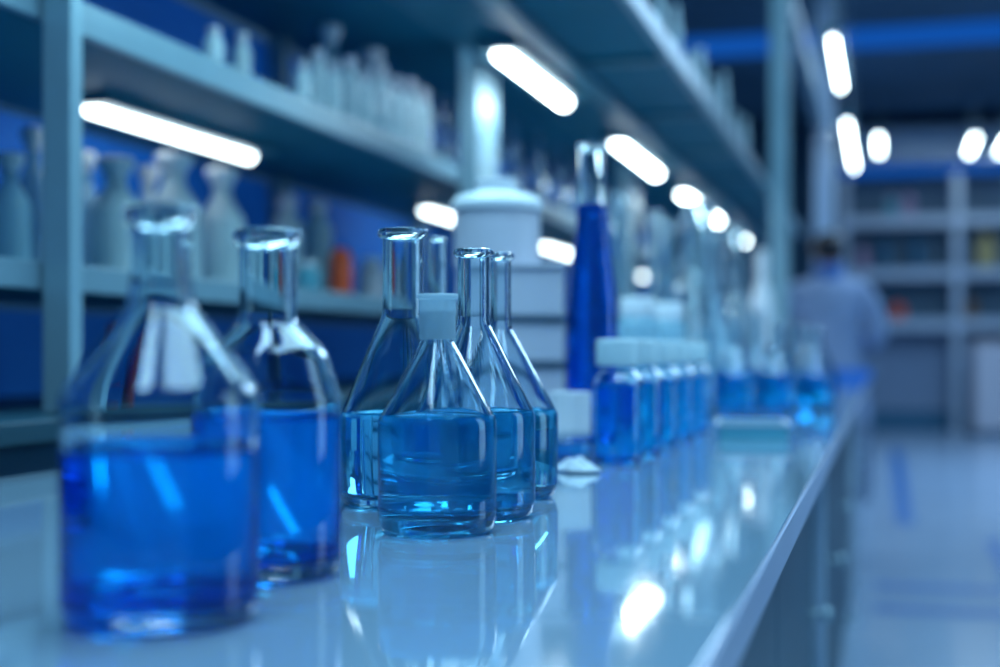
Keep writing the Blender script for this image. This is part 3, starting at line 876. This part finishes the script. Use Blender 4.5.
# face and ears
bm = bmesh.new()
for s in (-1, 1):
    r = bmesh.ops.create_uvsphere(bm, u_segments=10, v_segments=8, radius=1)
    for v in r['verts']: v.co = Vector((s * 0.083 + v.co.x * 0.010, 0.03 + v.co.y * 0.018, 1.62 + v.co.z * 0.032))
mesh_obj('ears', bm, M['skin'], person)
bm = bmesh.new()
r = bmesh.ops.create_uvsphere(bm, u_segments=20, v_segments=14, radius=1)
for v in r['verts']:
    a = v.co.copy()
    v.co = Vector((a.x * 0.098, 0.022 + a.y * 0.112, 1.655 + a.z * 0.098))
    if v.co.y > 0.06 and v.co.z < 1.70: v.co.y = 0.06
mesh_obj('hair', bm, M['hair'], person)
bm = bmesh.new()
for s in (-1, 1):
    r = bmesh.ops.create_uvsphere(bm, u_segments=10, v_segments=8, radius=0.012)
    for v in r['verts']: v.co += Vector((s * 0.032, 0.118, 1.625))
mesh_obj('eyes', bm, M['whiter'], person)
bm = bmesh.new()
r = bmesh.ops.create_cone(bm, segments=8, radius1=0.016, radius2=0.006, depth=0.05, cap_ends=True)
for v in r['verts']: v.co = Vector((v.co.x, 0.13 - v.co.z * 0.12, 1.60 + v.co.z))
mesh_obj('nose', bm, M['skin'], person)
# lab coat (torso, skirt and sleeves)
bm = bmesh.new()
def loft(rings_, close=True):
    prev = None
    for ring in rings_:
        vs = [bm.verts.new(p) for p in ring]
        if prev:
            for q in range(len(vs)):
                bm.faces.new((prev[q], prev[(q + 1) % len(vs)], vs[(q + 1) % len(vs)], vs[q]))
        elif close: bm.faces.new(vs[::-1])
        prev = vs
    if close: bm.faces.new(prev)
def interp(keys, n):
    out = []
    for i in range(n):
        t_ = i / (n - 1) * (len(keys) - 1); a = min(int(t_), len(keys) - 2); f_ = t_ - a
        p0 = keys[max(a - 1, 0)]; p1 = keys[a]; p2 = keys[a + 1]; p3 = keys[min(a + 2, len(keys) - 1)]
        out.append(tuple(0.5 * (2 * b + (c_ - a_) * f_ + (2 * a_ - 5 * b + 4 * c_ - d_) * f_ ** 2 + (3 * b - a_ - 3 * c_ + d_) * f_ ** 3) for a_, b, c_, d_ in zip(p0, p1, p2, p3)))
    return out
torso = interp([(0.62, 0.235, 0.17, 0.0), (0.80, 0.222, 0.158, 0.0), (1.00, 0.195, 0.140, 0.0), (1.16, 0.190, 0.136, 0.0), (1.31, 0.212, 0.142, 0.0), (1.405, 0.205, 0.122, 0.0), (1.452, 0.145, 0.098, 0.005), (1.490, 0.084, 0.080, 0.01)], 36)
rr_ = []
for (z, a, b, y_) in torso:
    fold = 0.012 * max(0, (1.0 - z) / 0.4)
    rr_.append([(math.copysign(abs(math.cos(2 * PI * q / 56)) ** 0.85, math.cos(2 * PI * q / 56)) * (a + fold * math.sin(9 * 2 * PI * q / 56)), y_ + math.sin(2 * PI * q / 56) * (b + fold * math.sin(9 * 2 * PI * q / 56 + 1)), z) for q in range(56)])
loft(rr_)
for s in (-1, 1):
    arm_ = interp([(0.12, 0.0, 1.40, 0.056), (0.185, -0.005, 1.385, 0.066), (0.238, -0.012, 1.30, 0.065), (0.272, -0.02, 1.18, 0.060), (0.272, 0.0, 1.11, 0.060), (0.240, 0.09, 1.088, 0.053), (0.212, 0.155, 1.078, 0.050)], 26)
    pts_ = [Vector((s * a_, b_, c_)) for a_, b_, c_, _r in arm_]
    rr_ = []
    for q_, p in enumerate(pts_):
        d_ = (pts_[min(q_ + 1, 25)] - pts_[max(q_ - 1, 0)]).normalized()
        u_ = d_.cross(Vector((0.3, 0.9, 0.2))).normalized() if abs(d_.y) < 0.5 else d_.cross(Vector((1, 0, 0.001))).normalized()
        if q_ and u_.dot(pu) < 0.99:
            u_ = (pu - d_ * pu.dot(d_)).normalized()
        pu = u_
        w__ = d_.cross(u_)
        rad_ = arm_[q_][3] * (1 + 0.04 * math.sin(q_ * 1.7))
        rr_.append([p + u_ * rad_ * math.cos(2 * PI * k_ / 24) + w__ * rad_ * math.sin(2 * PI * k_ / 24) for k_ in range(24)])
    loft(rr_)
ct = mesh_obj('lab_coat', bm, M['coat'], person)
lathe('collar', fillet([(0.088, 1.455), (0.092, 1.50), (0.080, 1.555), (0.074, 1.553), (0.080, 1.46)], [0, 0.01, 0.004, 0.004]), M['collar'], person, 28)
V = []; E = []; RR = []
sp = chain([(0, 0, 0.88)], [(0.12, 0.08)])
for s in (-1, 1):
    chain([(s * 0.095, 0, 0.80), (s * 0.10, 0.01, 0.50), (s * 0.107, -0.005, 0.14)], [0.10, 0.085, 0.07], sp[0])
skinned('trousers', V, E, RR, M['trousers'], person, 0, 1)
for s in (-1, 1):
    bm = bmesh.new()
    r = bmesh.ops.create_uvsphere(bm, u_segments=16, v_segments=10, radius=1)
    for v in r['verts']:
        v.co = Vector((s * 0.115 + v.co.x * 0.052, 0.065 + v.co.y * 0.145, max(0.002, 0.045 + v.co.z * (0.055 if v.co.y < 0 else 0.045))))
    mesh_obj('shoe', bm, M['shoe'], person)

# ------------------------------------------------------------------ light
def area(name, loc, sx, sy, power, col, rot=(0, 0, 0)):
    l = bpy.data.lights.new(name, 'AREA'); l.shape = 'RECTANGLE'
    l.size = sx; l.size_y = sy; l.energy = power; l.color = col
    o = bpy.data.objects.new(name, l); COL.objects.link(o)
    o.location = loc; o.rotation_euler = rot
    return o
area('ceiling_panel_light', (0.9, 2.5, 3.95), 1.2, 6.0, 185, (0.42, 0.75, 0.95))
area('ceiling_panel_light', (1.6, 11.5, 3.95), 2.4, 7.0, 340, (0.46, 0.72, 0.98))
area('ceiling_panel_light', (-0.45, 0.4, 3.6), 0.5, 3.0, 75, (0.42, 0.75, 0.95))
area('side_fill_light', (3.2, 2.6, 2.0), 2.6, 1.2, 32, (0.42, 0.76, 0.95), (0, PI / 2, 0))  # unseen fill added beside the aisle, brightens rack compartments and flasks
area('under_shelf_backlight', (-0.75, 2.1, OZ - 0.012), 0.25, 1.0, 14, (0.45, 0.85, 1.0))  # unseen lamp added under the overhead shelf to backlight the flasks
for (a, b) in ((3.40, 4.06), (4.88, 5.70), (6.45, 7.8), (8.55, 9.25)):
    ya_, yb_ = Yof(OLX, a), Yof(OLX, b)
    area('tube_light', (OLX, (ya_ + yb_) / 2, OLZ - 0.023), 0.036, (yb_ - ya_) * 0.96, 4.0, (0.62, 0.88, 1.0))
w = bpy.data.worlds.new('dim_room'); scene.world = w; w.use_nodes = True
bg = w.node_tree.nodes['Background']
bg.inputs['Color'].default_value = (0.08, 0.30, 0.52, 1); bg.inputs['Strength'].default_value = 0.6

# ------------------------------------------------------------------ camera
cam = bpy.data.cameras.new('camera'); co = bpy.data.objects.new('camera', cam); COL.objects.link(co)
co.location = (0, 0, EYE); co.rotation_euler = (PI / 2, 0, YAW)
cam.sensor_width = 36.0; cam.lens = F * 36.0 / 1000.0
cam.shift_y = (HZ - 333.5) / 1000.0
cam.clip_start = 0.02; cam.clip_end = 100
cam.dof.use_dof = True; cam.dof.focus_distance = 1.11; cam.dof.aperture_fstop = 2.55
scene.camera = co
cy = scene.cycles
cy.use_denoising = True
cy.max_bounces = 40; cy.transmission_bounces = 36; cy.transparent_max_bounces = 24
cy.glossy_bounces = 10; cy.diffuse_bounces = 4
cy.sample_clamp_indirect = 6.0; cy.sample_clamp_direct = 0.0
cy.blur_glossy = 0.4
scene.view_settings.view_transform = 'Standard'
scene.view_settings.look = 'None'
scene.view_settings.exposure = 0.0
